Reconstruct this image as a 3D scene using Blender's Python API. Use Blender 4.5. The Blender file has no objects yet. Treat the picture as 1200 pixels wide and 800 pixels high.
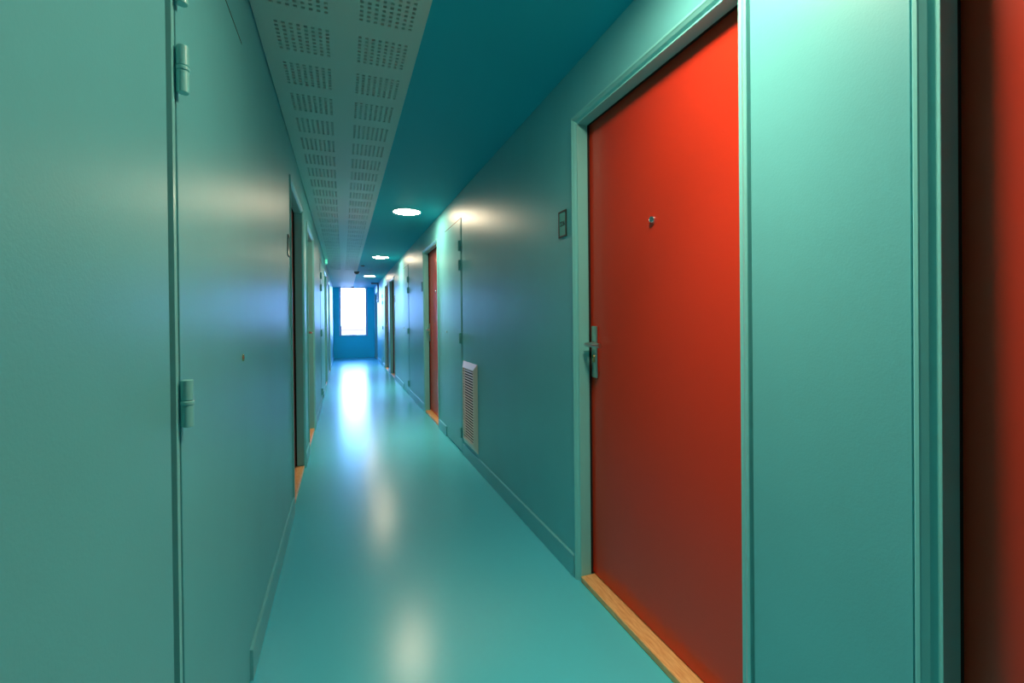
import bpy, bmesh, math
from mathutils import Vector, Matrix

# ------------------------------------------------------------------ camera, light, exposure
scene = bpy.context.scene
COL = scene.collection
XL, XR = -0.293, 0.962          # the two long walls
YB, YE = -4.2, 15.55            # back end and window end of the corridor
ZC = 2.26                       # ceiling
XS = 0.302                      # right edge of the acoustic ceiling strip

cam_data = bpy.data.cameras.new('camera')
cam = bpy.data.objects.new('camera', cam_data)
COL.objects.link(cam)
cam_data.sensor_width = 36.0
cam_data.lens = 16.0
cam_data.shift_y = -22.0 / 1200.0
cam_data.clip_start = 0.02
_yaw, _pitch, _roll = math.atan(198 / 533.33), math.radians(-0.30), math.radians(0.58)
F = Vector((math.sin(_yaw) * math.cos(_pitch), math.cos(_yaw) * math.cos(_pitch), math.sin(_pitch)))
R0 = Vector((math.cos(_yaw), -math.sin(_yaw), 0))
U0 = R0.cross(F)
R1 = R0 * math.cos(_roll) - U0 * math.sin(_roll)
U1 = R0 * math.sin(_roll) + U0 * math.cos(_roll)
cam.matrix_world = Matrix(((R1.x, U1.x, -F.x, 0), (R1.y, U1.y, -F.y, 0), (R1.z, U1.z, -F.z, 1.15), (0, 0, 0, 1)))
scene.camera = cam

SKY_COLOR, SKY_STRENGTH = (0.20, 0.41, 1.0), 40.0
LAMP_COLOR, LAMP_STRENGTH = (1.0, 0.80, 0.54), 94.0
LAMP_BEAM_WATTS, LAMP_BEAM_SPREAD = 3.2, 75.0
GREEN_STRENGTH = 0.9

world = bpy.data.worlds.new('overcast sky')
scene.world = world
world.use_nodes = True
bg = world.node_tree.nodes['Background']
bg.inputs['Color'].default_value = (*SKY_COLOR, 1)
bg.inputs['Strength'].default_value = SKY_STRENGTH

# the window is a light portal: it only guides the sampling of the sky
pd = bpy.data.lights.new('window_portal', 'AREA')
pd.shape = 'RECTANGLE'; pd.size = 0.86; pd.size_y = 1.56
pd.cycles.is_portal = True
portal = bpy.data.objects.new('window_portal', pd)
COL.objects.link(portal)
portal.location = (0.318, YE + 0.16, 1.48)
portal.rotation_euler = (math.radians(-90), 0, 0)

scene.view_settings.view_transform = 'Standard'
scene.view_settings.look = 'None'
scene.view_settings.gamma = 1.0
scene.view_settings.use_curve_mapping = False
scene.view_settings.exposure = 0.0
scene.cycles.use_denoising = True
scene.cycles.max_bounces = 12
scene.cycles.diffuse_bounces = 8
scene.cycles.sample_clamp_indirect = 6.0


# ------------------------------------------------------------------ materials
def mat(name, color, rough=0.5, metal=0.0, spec=0.5, bump=0.0, bump_scale=300.0, bump_detail=2, mottle=0.0, mottle_scale=3.0,
        rough_var=0.0, coat=0.0):
    m = bpy.data.materials.new(name)
    m.use_nodes = True
    nt = m.node_tree
    p = nt.nodes['Principled BSDF']
    p.inputs['Base Color'].default_value = (*color, 1)
    p.inputs['Roughness'].default_value = rough
    p.inputs['Metallic'].default_value = metal
    p.inputs['Specular IOR Level'].default_value = spec
    if coat:
        p.inputs['Coat Weight'].default_value = coat
        p.inputs['Coat Roughness'].default_value = 0.12
    tc = nt.nodes.new('ShaderNodeTexCoord')
    if bump:
        n = nt.nodes.new('ShaderNodeTexNoise')
        n.inputs['Scale'].default_value = bump_scale
        n.inputs['Detail'].default_value = bump_detail
        nt.links.new(tc.outputs['Object'], n.inputs['Vector'])
        b = nt.nodes.new('ShaderNodeBump')
        b.inputs['Strength'].default_value = bump
        b.inputs['Distance'].default_value = 0.002
        nt.links.new(n.outputs['Fac'], b.inputs['Height'])
        nt.links.new(b.outputs['Normal'], p.inputs['Normal'])
    if mottle or rough_var:
        n2 = nt.nodes.new('ShaderNodeTexNoise')
        n2.inputs['Scale'].default_value = mottle_scale
        n2.inputs['Detail'].default_value = 4
        nt.links.new(tc.outputs['Object'], n2.inputs['Vector'])
        if mottle:
            r = nt.nodes.new('ShaderNodeMapRange')
            r.inputs['From Min'].default_value = 0.3; r.inputs['From Max'].default_value = 0.7
            r.inputs['To Min'].default_value = 1 - mottle; r.inputs['To Max'].default_value = 1 + mottle
            nt.links.new(n2.outputs['Fac'], r.inputs['Value'])
            mx = nt.nodes.new('ShaderNodeMix'); mx.data_type = 'RGBA'; mx.blend_type = 'MULTIPLY'
            mx.inputs['Factor'].default_value = 1.0
            mx.inputs[6].default_value = (*color, 1)
            nt.links.new(r.outputs['Result'], mx.inputs[7])
            nt.links.new(mx.outputs[2], p.inputs['Base Color'])
        if rough_var:
            r = nt.nodes.new('ShaderNodeMapRange')
            r.inputs['From Min'].default_value = 0.3; r.inputs['From Max'].default_value = 0.7
            r.inputs['To Min'].default_value = rough - rough_var; r.inputs['To Max'].default_value = rough + rough_var
            nt.links.new(n2.outputs['Fac'], r.inputs['Value'])
            nt.links.new(r.outputs['Result'], p.inputs['Roughness'])
    return m


def emissive(name, color, strength):
    m = bpy.data.materials.new(name)
    m.use_nodes = True
    p = m.node_tree.nodes['Principled BSDF']
    p.inputs['Base Color'].default_value = (0.8, 0.8, 0.8, 1)
    p.inputs['Emission Color'].default_value = (*color, 1)
    p.inputs['Emission Strength'].default_value = strength
    return m


def wood(name):
    m = bpy.data.materials.new(name)
    m.use_nodes = True
    nt = m.node_tree
    p = nt.nodes['Principled BSDF']
    tc = nt.nodes.new('ShaderNodeTexCoord')
    mp = nt.nodes.new('ShaderNodeMapping')
    mp.inputs['Scale'].default_value = (60, 7, 60)
    n = nt.nodes.new('ShaderNodeTexNoise')
    n.inputs['Scale'].default_value = 3; n.inputs['Detail'].default_value = 6
    cr = nt.nodes.new('ShaderNodeValToRGB')
    cr.color_ramp.elements[0].position = 0.3; cr.color_ramp.elements[0].color = (0.72, 0.35, 0.13, 1)
    cr.color_ramp.elements[1].position = 0.75; cr.color_ramp.elements[1].color = (0.96, 0.62, 0.27, 1)
    nt.links.new(tc.outputs['Object'], mp.inputs['Vector'])
    nt.links.new(mp.outputs['Vector'], n.inputs['Vector'])
    nt.links.new(n.outputs['Fac'], cr.inputs['Fac'])
    nt.links.new(cr.outputs['Color'], p.inputs['Base Color'])
    p.inputs['Roughness'].default_value = 0.4
    return m


TEAL = (0.14, 0.54, 0.595)
M = {
    'wall': mat('satin teal wall paint', TEAL, 0.40, spec=0.5, bump=0.12, bump_scale=220, mottle=0.03),
    'trim': mat('teal gloss trim paint', (0.21, 0.65, 0.66), 0.34, spec=0.5),
    'ceiling': mat('teal matt ceiling paint', (0.006, 0.46, 0.58), 0.6, spec=0.3, bump=0.1),
    'strip': mat('pale perforated ceiling board', (0.56, 0.68, 0.62), 0.5),
    'endwall': mat('window wall teal lifted for glare', (0.01, 0.86, 0.95), 0.5),  # wall teal made brighter and bluer; the window's glare is in the colour
    'floor': mat('poured teal floor', (0.09, 0.62, 0.78), 0.25, spec=0.42, bump=0.06, bump_scale=4, bump_detail=0),
    'red': mat('red lacquered door', (0.74, 0.045, 0.017), 0.30, spec=0.4, bump=0.05, bump_scale=160),
    'steel': mat('brushed steel', (0.62, 0.62, 0.58), 0.28, metal=1.0),
    'chrome': mat('chrome', (0.8, 0.8, 0.8), 0.08, metal=1.0),
    'brass': mat('brass', (0.85, 0.62, 0.28), 0.25, metal=1.0),
    'dark': mat('dark void', (0.01, 0.012, 0.012), 0.8),
    'rubber': mat('black rubber seal', (0.012, 0.010, 0.008), 0.7),
    'wood': wood('oak threshold'),
    'vent': mat('cream plastic', (0.86, 0.80, 0.70), 0.4),
    'plateframe': mat('dark plate frame', (0.01, 0.035, 0.035), 0.45),
    'plate': mat('teal plate face', (0.13, 0.48, 0.46), 0.25),
    'ink': mat('dark ink', (0.01, 0.03, 0.03), 0.6),
    'lamp': emissive('lit opal diffuser', LAMP_COLOR, LAMP_STRENGTH),
    'green': emissive('lit green sign face', (0.05, 1.0, 0.5), GREEN_STRENGTH),
    'white': mat('white plastic', (0.75, 0.78, 0.8), 0.35),
    'grey': mat('grey plastic', (0.16, 0.18, 0.20), 0.45),
    'winframe': mat('bluish grey window frame', (0.70, 0.72, 0.90), 0.4),
    'render': mat('pale rendered building', (0.158, 0.07, 0.03), 0.8, mottle=0.08, mottle_scale=0.4),
}


def glass():
    m = bpy.data.materials.new('window glass')
    m.use_nodes = True
    nt = m.node_tree
    out = nt.nodes['Material Output']
    t = nt.nodes.new('ShaderNodeBsdfTransparent')
    g = nt.nodes.new('ShaderNodeBsdfGlossy'); g.inputs['Roughness'].default_value = 0.02
    fr = nt.nodes.new('ShaderNodeFresnel'); fr.inputs['IOR'].default_value = 1.45
    mx = nt.nodes.new('ShaderNodeMixShader')
    nt.links.new(fr.outputs['Fac'], mx.inputs['Fac'])
    nt.links.new(t.outputs['BSDF'], mx.inputs[1]); nt.links.new(g.outputs['BSDF'], mx.inputs[2])
    nt.links.new(mx.outputs['Shader'], out.inputs['Surface'])
    return m


M['glass'] = glass()


# ------------------------------------------------------------------ mesh helpers
def box(bm, x0, x1, y0, y1, z0, z1):
    vs = [bm.verts.new((x, y, z)) for z in (z0, z1) for x, y in ((x0, y0), (x1, y0), (x1, y1), (x0, y1))]
    for f in ((0, 3, 2, 1), (4, 5, 6, 7), (0, 1, 5, 4), (1, 2, 6, 5), (2, 3, 7, 6), (3, 0, 4, 7)):
        bm.faces.new([vs[i] for i in f])
    return vs


def bevel_box(bm, x0, x1, y0, y1, z0, z1, r, seg=2):
    t = bmesh.new()
    box(t, x0, x1, y0, y1, z0, z1)
    bmesh.ops.bevel(t, geom=t.edges[:], offset=r, segments=seg, profile=0.5, affect='EDGES')
    me = bpy.data.meshes.new('tmp'); t.to_mesh(me); t.free()
    bm.from_mesh(me); bpy.data.meshes.remove(me)


def cyl(bm, c, axis, r, h, n=24, r2=None):
    """cylinder or cone frustum from point c along the unit axis"""
    a = Vector(axis).normalized()
    rot = Vector((0, 0, 1)).rotation_difference(a).to_matrix().to_4x4()
    mtx = Matrix.Translation(Vector(c) + a * h / 2) @ rot
    bmesh.ops.create_cone(bm, cap_ends=True, segments=n, radius1=r, radius2=r if r2 is None else r2, depth=h, matrix=mtx)


def lathe(bm, prof, c, axis, n=40):
    """prof: (radius, height) pairs, revolved about axis through c"""
    a = Vector(axis).normalized()
    rot = Vector((0, 0, 1)).rotation_difference(a).to_matrix()
    rings = []
    for r, h in prof:
        if r < 1e-6:
            rings.append([bm.verts.new(Vector(c) + rot @ Vector((0, 0, h)))])
        else:
            rings.append([bm.verts.new(Vector(c) + rot @ Vector((r * math.cos(2 * math.pi * k / n), r * math.sin(2 * math.pi * k / n), h))) for k in range(n)])
    for A, B in zip(rings, rings[1:]):
        for k in range(n):
            q = [A[k % len(A)], A[(k + 1) % len(A)], B[(k + 1) % len(B)], B[k % len(B)]]
            u = []
            for v in q:
                if v not in u:
                    u.append(v)
            if len(u) > 2:
                bm.faces.new(u)


def tube(bm, pts, r, n=14):
    """a swept round bar with hemispherical-ish ends"""
    P = [Vector(p) for p in pts]
    rings = []
    for i, p in enumerate(P):
        d = (P[min(i + 1, len(P) - 1)] - P[max(i - 1, 0)]).normalized()
        up = Vector((0, 0, 1)) if abs(d.z) < 0.9 else Vector((1, 0, 0))
        s = d.cross(up).normalized(); t = s.cross(d)
        rings.append([bm.verts.new(p + r * (math.cos(2 * math.pi * k / n) * s + math.sin(2 * math.pi * k / n) * t)) for k in range(n)])
    for A, B in zip(rings, rings[1:]):
        for k in range(n):
            bm.faces.new((A[k], A[(k + 1) % n], B[(k + 1) % n], B[k]))
    bm.faces.new(rings[0]); bm.faces.new(rings[-1])


def build(name, bm, m, parent=None, loc=None, smooth=False, flip=False):
    if flip:
        for v in bm.verts:
            v.co.y = -v.co.y
    bmesh.ops.recalc_face_normals(bm, faces=bm.faces[:])
    me = bpy.data.meshes.new(name)
    bm.to_mesh(me); bm.free()
    me.materials.append(m)
    if smooth:
        for p in me.polygons:
            p.use_smooth = True
        me.set_sharp_from_angle(angle=math.radians(35))
    o = bpy.data.objects.new(name, me)
    COL.objects.link(o)
    if parent:
        o.parent = parent
    if loc:
        o.location = loc
    return o


def empty(name, loc=(0, 0, 0), rz=0.0):
    o = bpy.data.objects.new(name, None)
    o.empty_display_size = 0.1
    COL.objects.link(o)
    o.location = loc
    o.rotation_euler = (0, 0, rz)
    return o


def tag(o, label=None, cat=None, group=None, kind=None):
    for k, v in (('label', label), ('category', cat), ('group', group), ('kind', kind)):
        if v:
            o[k] = v
    return o


def copy_tree(o, parent=None):
    c = o.copy()
    COL.objects.link(c)
    if parent:
        c.parent = parent
    for ch in list(o.children):
        copy_tree(ch, c)
    return c


# ------------------------------------------------------------------ the corridor shell
DW, DH, DA = 0.862, 2.003, 0.042      # clear door width, head height, frame reach beyond the opening
CW, CH = 0.648, 2.040                 # cupboard opening (plus its hinge-side gap)
CG = 0.030

doors_right = [-0.385, 0.902, 4.90, 9.33, 10.65, 14.15]       # near edge of each opening
doors_left = [3.06, 4.40, 8.45, 10.59]
cups_right = [3.84, 7.20, 12.10]                              # hinge side of each service cupboard
cups_left = [1.012, 6.87]


def wall_mesh(side, doors, cups):
    s = 1 if side == 'right' else -1
    x = XR if s > 0 else XL
    ops = sorted([(y - DA, y + DW + DA, DH + DA) for y in doors] + [(y - CG, y + CW, CH) for y in cups])
    bm = bmesh.new()

    def seg(y0, y1, z0, z1, u0=0.0, u1=0.13):
        a, b = sorted((x + s * u0, x + s * u1))
        box(bm, a, b, y0, y1, z0, z1)
    y = YB
    for a, b, z in ops:
        seg(y, a, 0, ZC + 0.02)
        seg(a, b, z, ZC + 0.02)
        y = b
    seg(y, YE, 0, ZC + 0.02)
    seg(YB, YE, 0, ZC + 0.02, 0.131, 0.19)
    if s > 0:                                                  # flush filler strip beside the nearest frame
        seg(doors[0] + DW + DA, doors[0] + DW + DA + 0.036, 0, ZC, -0.0015, 0.0)
    return bm


tag(build('wall_right', wall_mesh('right', doors_right, cups_right), M['wall']), kind='structure')
tag(build('wall_left', wall_mesh('left', doors_left, cups_left), M['wall']), kind='structure')

bm = bmesh.new(); box(bm, XL - 0.2, XR + 0.2, YB - 0.1, YE + 0.2, -0.12, 0)
tag(build('floor', bm, M['floor']), kind='structure')
bm = bmesh.new()
box(bm, XS, XR + 0.2, YB - 0.1, YE + 0.2, ZC, ZC + 0.15)
box(bm, XL - 0.2, XS, YB - 0.1, YE + 0.2, ZC + 0.06, ZC + 0.15)
tag(build('ceiling', bm, M['ceiling']), kind='structure')
bm = bmesh.new(); box(bm, XL - 0.2, XR + 0.2, YB - 0.12, YB, -0.1, ZC + 0.15)
tag(build('wall_back', bm, M['wall']), kind='structure')

# end wall with the window opening
WX0, WX1, WZ0, WZ1 = -0.11, 0.75, 0.70, 2.26
bm = bmesh.new()
box(bm, XL - 0.2, WX0, YE, YE + 0.2, 0, ZC)
box(bm, WX1, XR + 0.2, YE, YE + 0.2, 0, ZC)
box(bm, WX0, WX1, YE, YE + 0.2, 0, WZ0)
tag(build('wall_end', bm, M['endwall']), kind='structure')


# acoustic ceiling strip: square-perforated board, holes in blocks of eight by eight
def acoustic():
    bm = bmesh.new()
    z0, z1 = ZC - 0.003, ZC + 0.010
    hole, pitch, block = 0.012, 0.0247, 0.2838
    xs = [XL + 0.004]
    xh = []
    for x0 in (-0.2265, 0.0690):
        for k in range(8):
            a = x0 + k * 0.0252
            xh.append((a, a + hole)); xs += [a, a + hole]
    xs.append(XS)
    y_hole0, y_end = 1.863 - 12 * block, 10.55
    ys, yh = [YB + 0.01], []
    b = 0
    while y_hole0 + b * block + 8 * pitch < y_end:
        for k in range(8):
            a = y_hole0 + b * block + k * pitch
            if a > YB + 0.1:
                yh.append(a); ys += [a, a + hole]
        b += 1
    ys.append(YE - 0.002)
    V = {}

    def v(i, j, z):
        key = (i, j, z)
        if key not in V:
            V[key] = bm.verts.new((xs[i], ys[j], z))
        return V[key]
    nx, ny = len(xs) - 1, len(ys) - 1
    near = next(j for j, y in enumerate(ys) if y > 1.2)
    for i in range(nx):
        for j in range(ny):
            ish = i % 2 == 1 and j % 2 == 1
            if not ish:
                bm.faces.new((v(i, j, z0), v(i, j + 1, z0), v(i + 1, j + 1, z0), v(i + 1, j, z0)))
            else:
                for (a, c), (d, e) in (((i, j), (i + 1, j)), ((i + 1, j), (i + 1, j + 1)), ((i + 1, j + 1), (i, j + 1)), ((i, j + 1), (i, j))):
                    bm.faces.new((v(a, c, z0), v(d, e, z0), v(d, e, z1), v(a, c, z1)))
    for (a, c), (d, e) in (((0, 0), (nx, 0)), ((nx, ny), (0, ny)), ((nx, 0), (nx, ny)), ((0, ny), (0, 0))):
        p, q = (xs[a], ys[c]), (xs[d], ys[e])
        bm.faces.new([bm.verts.new((*p, z0)), bm.verts.new((*q, z0)), bm.verts.new((*q, z1)), bm.verts.new((*p, z1))])
    return bm


strip = build('ceiling_panel', acoustic(), M['strip'])
tag(strip, 'pale grey-green ceiling strip perforated with blocks of small square holes', 'ceiling panel', kind='structure')
bm = bmesh.new(); box(bm, XL + 0.002, XS - 0.002, YB + 0.01, YE - 0.002, ZC + 0.011, ZC + 0.018)
build('dark_cavity_sheet', bm, M['dark'], strip)  # black sheet stands in for the unlit cavity above the holes


# baseboards: every run between two openings
def baseboards(side, doors, cups):
    s = 1 if side == 'right' else -1
    x = XR if s > 0 else XL
    ops = sorted([(y - DA, y + DW + DA) for y in doors] + [(y - CG, y + CW) for y in cups])
    bm = bmesh.new()
    y = YB
    for a, b in ops + [(YE, YE)]:
        if a - y > 0.02:
            d, h = 0.010, 0.100
            prof = [(0, 0.001), (-d, 0.001), (-d, h - 0.004), (-d + 0.004, h), (0, h)]
            A = [bm.verts.new((x + s * u, y, z)) for u, z in prof]
            B = [bm.verts.new((x + s * u, a, z)) for u, z in prof]
            for k in range(5):
                bm.faces.new((A[k], A[(k + 1) % 5], B[(k + 1) % 5], B[k]))
            bm.faces.new(A); bm.faces.new(B)
        y = b
    tag(build('baseboard_' + side, bm, M['wall']), kind='structure')


baseboards('right', doors_right, cups_right)
baseboards('left', doors_left, cups_left)


# ------------------------------------------------------------------ doors (local x runs into the wall, y along it from the hinge edge)
def frame_bm():
    # (reach outward from the clear opening, depth into the wall)
    prof = [(0.0415, 0.012), (0.0355, 0.012), (0.0355, -0.007), (0.033, -0.009), (0.027, -0.009), (0.025, -0.007),
            (0.016, -0.001), (0.009, 0.008), (0.0075, 0.008), (0.003, 0.0045), (0.0005, 0.0045), (0.0, 0.006), (0.0, 0.054), (0.002, 0.056), (0.016, 0.056),
            (0.016, 0.115), (0.0415, 0.115)]
    bm = bmesh.new()
    rows = []
    for k in range(4):
        row = []
        for a, u in prof:
            if k == 0: c = (u, -a, 0.0)
            elif k == 1: c = (u, -a, DH + a)
            elif k == 2: c = (u, DW + a, DH + a)
            else: c = (u, DW + a, 0.0)
            row.append(bm.verts.new(c))
        rows.append(row)
    n = len(prof)
    for A, B in zip(rows, rows[1:]):
        for k in range(n):
            bm.faces.new((A[k], A[(k + 1) % n], B[(k + 1) % n], B[k]))
    bm.faces.new(rows[0]); bm.faces.new(rows[-1])
    return bm


def make_door(flip):
    root = empty('door')
    build('frame', frame_bm(), M['trim'], root, flip=flip)
    bm = bmesh.new()
    # black seal strip sitting in the rebate
    box(bm, 0.0565, 0.066, -0.0155, -0.001, 0.028, DH + 0.014)
    box(bm, 0.0565, 0.066, DW + 0.001, DW + 0.0155, 0.028, DH + 0.014)
    box(bm, 0.0565, 0.066, -0.001, DW + 0.001, DH + 0.001, DH + 0.0155)
    tag(build('seal', bm, M['rubber'], root, flip=flip), 'black rubber seal')
    bm = bmesh.new()
    bevel_box(bm, 0.068, 0.110, -0.013, DW + 0.013, 0.031, DH + 0.013, 0.0015)
    leaf = tag(build('leaf', bm, M['red'], root, flip=flip), 'plain red door leaf')
    bm = bmesh.new()
    bevel_box(bm, 0.003, 0.120, 0.0008, DW - 0.0008, 0.0005, 0.026, 0.003)
    tag(build('threshold', bm, M['wood'], root, flip=flip), 'oak threshold strip')
    # handle set
    hy, hz = DW - 0.034, 1.043
    bm = bmesh.new()
    bevel_box(bm, 0.0585, 0.0675, hy - 0.022, hy + 0.022, 0.897, 1.122, 0.004, 3)
    h = tag(build('handle_plate', bm, M['steel'], root, smooth=True, flip=flip), 'long steel handle plate')
    bm = bmesh.new()
    tube(bm, [(0.058, hy, hz), (0.030, hy, hz), (0.022, hy - 0.001, hz), (0.0175, hy - 0.006, hz), (0.016, hy - 0.014, hz),
              (0.016, hy - 0.060, hz), (0.017, hy - 0.112, hz), (0.0175, hy - 0.116, hz)], 0.0095)
    tag(build('lever', bm, M['steel'], h, smooth=True, flip=flip), 'steel lever')
    bm = bmesh.new()
    cyl(bm, (0.0582, hy, 0.988), (-1, 0, 0), 0.0085, 0.006)
    bevel_box(bm, 0.0522, 0.0582, hy - 0.005, hy + 0.005, 0.964, 0.984, 0.002)
    tag(build('lock_cylinder', bm, M['brass'], h, smooth=True, flip=flip), 'brass key cylinder')
    # peephole
    bm = bmesh.new()
    lathe(bm, [(0.0, 0.0), (0.0135, 0.0), (0.0135, 0.004), (0.011, 0.009), (0.007, 0.010), (0.0055, 0.007), (0.0, 0.0065)], (0.0675, DW / 2, 1.500), (-1, 0, 0), 28)
    tag(build('peephole', bm, M['chrome'], root, smooth=True, flip=flip), 'round chrome peephole')
    return root


far_hand, near_hand = make_door(False), make_door(True)
used = set()


def place_door(n, side, y, handle_far, label):
    # right wall, not flipped: hinges near, handle far; turning half a circle onto the left wall swaps the ends
    plain = handle_far if side == 'right' else not handle_far
    proto = far_hand if plain else near_hand
    if proto.name in used:
        d = copy_tree(proto)
    else:
        d = proto
    d.name = 'door_%d' % n
    used.add(d.name)
    if side == 'right':
        d.location = (XR, y if plain else y + DW, 0)
    else:
        d.location = (XL, y + DW if plain else y, 0)
        d.rotation_euler = (0, 0, math.pi)
    tag(d, label, 'door', kind='structure')
    return d


place_door(1, 'right', doors_right[1], True, 'big red door with steel lever handle and peephole, largest in view')
place_door(2, 'right', doors_right[0], False, 'red door cut off by the right edge of the photo in deep shade')
place_door(3, 'right', doors_right[2], True, 'red door with lever handle just beyond the cupboard behind the vent')
place_door(4, 'right', doors_right[3], False, 'recessed door on the right wall beside the white number plate')
place_door(5, 'right', doors_right[4], True, 'recessed door just past the one with the white number plate')
place_door(6, 'right', doors_right[5], True, 'last door on the right wall beside the window wall')
place_door(7, 'left', doors_left[0], False, 'nearest recessed door on the left wall with an orange wood threshold')
place_door(8, 'left', doors_left[1], True, 'second recessed door on the left wall with its handle showing')
place_door(9, 'left', doors_left[2], True, 'third recessed door on the left wall under the green lit sign')
place_door(10, 'left', doors_left[3], True, 'farthest recessed door on the left wall near the window')


# ------------------------------------------------------------------ service cupboards, flush in the wall
HINGE_Z = (1.800, 1.632, 0.998, 0.180)


def make_cupboard(flip):
    root = empty('service_cupboard')
    bm = bmesh.new()
    g = 0.0008
    box(bm, 0.045, 0.10, 0.0, CW - g, 0.001, CH - g)                       # carcass behind the leaf; the shadow gap beside it stays open
    box(bm, 0.0, 0.045, 0.0, 0.016, 0.012, CH - 0.008)                     # post that carries the hinges
    build('frame', bm, M['trim'], root, flip=flip)
    bm = bmesh.new()
    bevel_box(bm, -0.002, 0.040, 0.020, CW - 0.005, 0.012, CH - 0.0085, 0.001)
    build('leaf', bm, M['wall'], root, flip=flip)
    bm = bmesh.new(); box(bm, -0.0015, 0.044, 0.0, CW - 0.005, CH - 0.0075, CH - 0.0015)  # added black strip: paints the shade in the gap above the leaf
    tag(build('seal', bm, M['rubber'], root, flip=flip), 'black strip added to shade the gap along the top edge')
    for z in HINGE_Z:
        bm = bmesh.new()
        c = (-0.0135, 0.0165)
        for za, zb, r in ((-0.045, -0.003, 0.0100), (-0.003, 0.005, 0.0112), (0.006, 0.045, 0.0100)):
            lathe(bm, [(0, za), (r - 0.0015, za), (r, za + 0.0015), (r, zb - 0.0015), (r - 0.0015, zb), (0, zb)], (c[0], c[1], z), (0, 0, 1), 20)
        box(bm, -0.012, -0.0025, 0.0145, 0.0185, z - 0.043, z + 0.043)
        build('hinge', bm, M['trim'], root, smooth=True, flip=flip)
    bm = bmesh.new()
    ly = CW - 0.055
    lathe(bm, [(0, 0), (0.011, 0), (0.011, 0.002), (0.0095, 0.0035), (0.003, 0.0035), (0.003, 0.001), (0, 0.001)], (-0.0022, ly, 1.043), (-1, 0, 0), 24)
    tag(build('lock', bm, M['brass'], root, smooth=True, flip=flip), 'small round brass lock')
    return root


cup = make_cupboard(False)
cup_r = make_cupboard(True)
GC = 'service cupboards built flush into the walls'
for k, (y, label) in enumerate(zip(cups_right, (
        'teal cupboard door with hinges right behind the white vent',
        'teal cupboard door on the right wall beyond the red door at mid corridor',
        'small far teal cupboard door beyond the two dark recessed doors'))):
    c = cup if k == 0 else copy_tree(cup)
    c.location = (XR, y, 0)
    tag(c, label, 'cupboard', GC)
for k, (y, label) in enumerate(zip(cups_left, (
        'tall teal cupboard door nearest the camera with big round hinges',
        'narrow teal cupboard door on the left wall past the second doorway'))):
    c = cup_r if k == 0 else copy_tree(cup_r)
    c.location = (XL, y, 0)
    c.rotation_euler = (0, 0, math.pi)
    tag(c, label, 'cupboard', GC)


# ------------------------------------------------------------------ window
win = empty('window_1', (0, YE, 0))
tag(win, 'tall bright window at the far end of the blue wall', 'window', kind='structure')
bm = bmesh.new()
fw, y0, y1 = 0.058, -0.018, 0.10
g = 0.001
x0, x1, z0, z1 = WX0 + g, WX1 - g, WZ0 + g, WZ1 - g
P = lambda x, z: [bm.verts.new((x, y, z)) for y in (y0 + 0.008, y0, y1)]
outer = [(x0, z0), (x1, z0), (x1, z1), (x0, z1)]
inner = [(x0 + fw, z0 + fw * 0.6), (x1 - fw, z0 + fw * 0.6), (x1 - fw, z1 - 0.02), (x0 + fw, z1 - 0.02)]
rings = []
for (pts, ys) in ((outer, y1), (outer, y0), (inner, y0), (inner, y0 + 0.03), (inner, y1)):
    rings.append([bm.verts.new((x, ys, z)) for x, z in pts])
for A, B in zip(rings, rings[1:] + rings[:1]):
    for k in range(4):
        bm.faces.new((A[k], A[(k + 1) % 4], B[(k + 1) % 4], B[k]))
wf = build('frame', bm, M['winframe'], win)
bm = bmesh.new(); box(bm, x0 + fw + g, x1 - fw - g, 0.06, 0.066, z0 + fw * 0.6 + g, z1 - 0.02 - g)
build('pane', bm, M['glass'], win)

# the pale building across the way, seen through the lower part of the window
bld = empty('exterior_building', (0, 30, 0))
tag(bld, 'pale building outside seen through the lower part of the window', 'building')
bm = bmesh.new(); box(bm, -16, 16, 0.0, 9, -9, 0.70)
build('wall', bm, M['render'], bld)
bm = bmesh.new(); bevel_box(bm, -16.2, 16.2, -0.2, 9.2, 0.70, 0.86, 0.03)
build('parapet', bm, M['render'], bld)


# ------------------------------------------------------------------ ceiling lights
def make_light():
    root = empty('ceiling_light')
    bm = bmesh.new()
    lathe(bm, [(0.140, -0.0005), (0.141, -0.004), (0.139, -0.008), (0.133, -0.009), (0.131, -0.007), (0.131, -0.0005), (0.140, -0.0005)], (0, 0, 0), (0, 0, 1), 64)
    tag(build('rim', bm, M['white'], root, smooth=True), 'thin white rim')
    bm = bmesh.new()
    prof = [(0.130, -0.001), (0.130, -0.006)]
    for k in range(1, 9):
        t = k / 8 * math.pi / 2
        prof.append((0.130 * math.cos(t), -0.006 - 0.010 * math.sin(t)))
    prof[-1] = (0.0, prof[-1][1])
    lathe(bm, prof, (0, 0, 0), (0, 0, 1), 64)
    al = bpy.data.lights.new('lamp_beam', 'AREA')              # the lamp's stronger downward beam
    al.shape = 'DISK'; al.size = 0.24; al.energy = LAMP_BEAM_WATTS; al.color = LAMP_COLOR
    al.spread = math.radians(LAMP_BEAM_SPREAD)
    beam = bpy.data.objects.new('lamp_beam', al)
    COL.objects.link(beam); beam.parent = root; beam.location = (0, 0, -0.018)
    tag(build('diffuser', bm, M['lamp'], root, smooth=True), 'glowing white diffuser')
    return root


lamp = make_light()
GL = 'round ceiling lights in a row'
for k, (y, label) in enumerate((
        (4.68, 'largest and nearest of the three round lit ceiling lights'),
        (8.12, 'middle one of the three round lit ceiling lights'),
        (11.57, 'smallest and farthest round lit ceiling light before the window'),
        (0.82, 'round lit ceiling light overhead in front of the big red door'))):
    o = lamp if k == 0 else copy_tree(lamp)
    o.location = (0.617, y, ZC)
    tag(o, label, 'ceiling light', GL)


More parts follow.
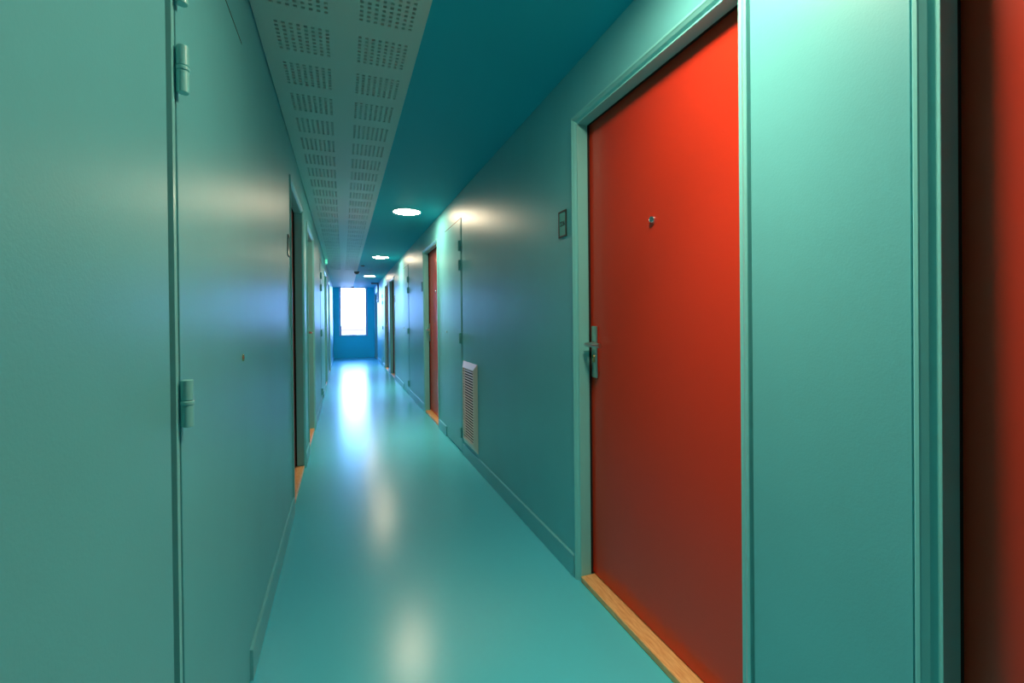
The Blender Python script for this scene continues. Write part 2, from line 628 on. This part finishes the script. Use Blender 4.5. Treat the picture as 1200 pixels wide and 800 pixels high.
# ------------------------------------------------------------------ vent grille on the right wall
vent = empty('vent_grille', (XR, 3.36, 0.125))
tag(vent, 'cream slatted vent grille low on the right wall', 'vent')
VW, VH, VD = 0.425, 0.685, 0.024
bm = bmesh.new()
rings = []
for inset, u in ((0.0, -0.0005), (0.0, -0.004), (0.046, -VD), (0.0535, -VD), (0.054, -VD + 0.001), (0.054, -0.001)):
    a0, a1, b0, b1 = inset, VW - inset, inset, VH - inset
    rings.append([bm.verts.new((u, y, z)) for y, z in ((a0, b0), (a1, b0), (a1, b1), (a0, b1))])
for A, B in zip(rings, rings[1:]):
    for k in range(4):
        bm.faces.new((A[k], A[(k + 1) % 4], B[(k + 1) % 4], B[k]))
build('frame', bm, M['vent'], vent)
bm = bmesh.new()
N = 27
z0, z1 = 0.054, VH - 0.054
for k in range(N):
    z = z0 + (k + 0.5) * (z1 - z0) / N
    prof = [(-VD + 0.001, z - 0.0056), (-VD + 0.001, z - 0.0046), (-VD + 0.004, z + 0.0032), (-VD + 0.004, z + 0.0018)]
    A = [bm.verts.new((u, 0.0545, zz)) for u, zz in prof]
    B = [bm.verts.new((u, VW - 0.0545, zz)) for u, zz in prof]
    for j in range(4):
        bm.faces.new((A[j], A[(j + 1) % 4], B[(j + 1) % 4], B[j]))
    bm.faces.new(A); bm.faces.new(B)
build('slats', bm, M['vent'], vent)
bm = bmesh.new(); box(bm, -0.003, -0.001, 0.0545, VW - 0.0545, z0, z1)
tag(build('backing', bm, M['dark'], vent), 'dark opening behind the slats')


# ------------------------------------------------------------------ number plates
def make_plate(text=None, face='plate'):
    root = empty('number_plate')
    w, h, t = 0.078, 0.122, 0.006
    bm = bmesh.new()
    rings = []
    for i, u in ((0.0, -0.0005), (0.0, -t + 0.001), (0.001, -t), (0.007, -t), (0.008, -t + 0.002), (0.008, -0.0005)):
        rings.append([bm.verts.new((u, y, z)) for y, z in ((-w / 2 + i, -h / 2 + i), (w / 2 - i, -h / 2 + i), (w / 2 - i, h / 2 - i), (-w / 2 + i, h / 2 - i))])
    for A, B in zip(rings, rings[1:]):
        for k in range(4):
            bm.faces.new((A[k], A[(k + 1) % 4], B[(k + 1) % 4], B[k]))
    tag(build('frame', bm, M['plateframe'], root), 'dark plate frame')
    bm = bmesh.new(); box(bm, -0.0036, -0.0008, -w / 2 + 0.0082, w / 2 - 0.0082, -h / 2 + 0.0082, h / 2 - 0.0082)
    build('face', bm, M[face], root)
    if text:
        c = bpy.data.curves.new('digits', 'FONT')
        c.body = text; c.size = 0.032; c.offset = 0.0004; c.align_x = 'CENTER'; c.align_y = 'CENTER'; c.extrude = 0.0003
        c.materials.append(M['ink'])
        t = bpy.data.objects.new('digits_curve', c)
        me = bpy.data.meshes.new_from_object(t)
        bpy.data.objects.remove(t)
        o = bpy.data.objects.new('digits', me)
        COL.objects.link(o); o.parent = root
        o.location = (-0.0040, 0, 0.0)
        o.rotation_euler = (math.radians(90), 0, math.radians(-90))
        tag(o, 'dark number on the plate')
    return root


GP = 'number plates beside the doors'
p1 = make_plate('226'); p1.location = (XR, 1.897, 1.594)
tag(p1, 'dark-framed number plate with a number beside the big red door', 'number plate', GP)
p2 = make_plate()
p2.location = (XR, 5.90, 1.594)
tag(p2, 'small number plate just beyond the mid-corridor red door', 'number plate', GP)
p3 = copy_tree(p2); p3.location = (XL, 2.925, 1.594); p3.rotation_euler = (0, 0, math.pi)
tag(p3, 'number plate on the left wall before the nearest recessed door', 'number plate', GP)
p4 = make_plate(face='white'); p4.location = (XR, 9.20, 1.594)
tag(p4, 'bright white number plate beside a far recessed door on the right', 'number plate', GP)


# ------------------------------------------------------------------ small fittings far down the corridor
sign = empty('emergency_light', (XL, 8.62, 2.165))
tag(sign, 'small green lit emergency light high on the left wall', 'emergency light')
bm = bmesh.new(); bevel_box(bm, 0.0005, 0.018, -0.115, 0.115, 0, 0.085, 0.004)
build('housing', bm, M['white'], sign)
bm = bmesh.new(); bevel_box(bm, 0.0185, 0.045, -0.085, 0.085, 0.014, 0.071, 0.006)
tag(build('lens', bm, M['green'], sign), 'green glowing lens')

bm = bmesh.new()
lathe(bm, [(0, 0), (0.055, 0), (0.055, -0.018), (0.048, -0.032), (0.030, -0.045), (0.028, -0.055), (0, -0.058)], (0, 0, 0), (0, 0, 1), 32)
o = build('smoke_detector', bm, M['grey'], None, (0.295, 10.62, ZC - 0.0035), smooth=True)
tag(o, 'dark round smoke detector at the edge of the pale ceiling strip', 'smoke detector')
bm = bmesh.new()
lathe(bm, [(0, 0), (0.040, 0), (0.040, -0.008), (0.030, -0.016), (0.014, -0.020), (0, -0.022)], (0, 0, 0), (0, 0, 1), 32)
o = build('motion_sensor', bm, M['grey'], None, (0.375, 9.45, ZC - 0.0005), smooth=True)
tag(o, 'tiny sensor on the teal ceiling between the far lights', 'sensor')
bm = bmesh.new()
lathe(bm, [(0, 0), (0.045, 0), (0.045, -0.014), (0.036, -0.028), (0, -0.034)], (0, 0, 0), (0, 0, 1), 32)
o = build('smoke_detector', bm, M['grey'], None, (0.300, 15.2, ZC - 0.0035), smooth=True)
tag(o, 'small detector on the ceiling right above the window', 'smoke detector')

tr = empty('cable_trunking', (XR, 13.55, 0))
tag(tr, 'grey cable trunking running from the ceiling down the far right wall', 'cable trunking')
bm = bmesh.new(); bevel_box(bm, -0.035, -0.0005, -0.05, 0.05, 1.80, ZC - 0.041, 0.003)
build('drop', bm, M['grey'], tr)
bm = bmesh.new(); bevel_box(bm, -0.20, -0.0005, -0.05, 0.05, ZC - 0.040, ZC - 0.0005, 0.003)
build('ceiling_run', bm, M['grey'], tr)
bm = bmesh.new()
bevel_box(bm, -0.045, -0.0005, -0.05, 0.05, 0.0, 0.095, 0.006)
cpnt = build('call_point', bm, M['white'], None, (XR, 13.55, 1.70))
tag(cpnt, 'white alarm call point below the grey cable trunking', 'call point')
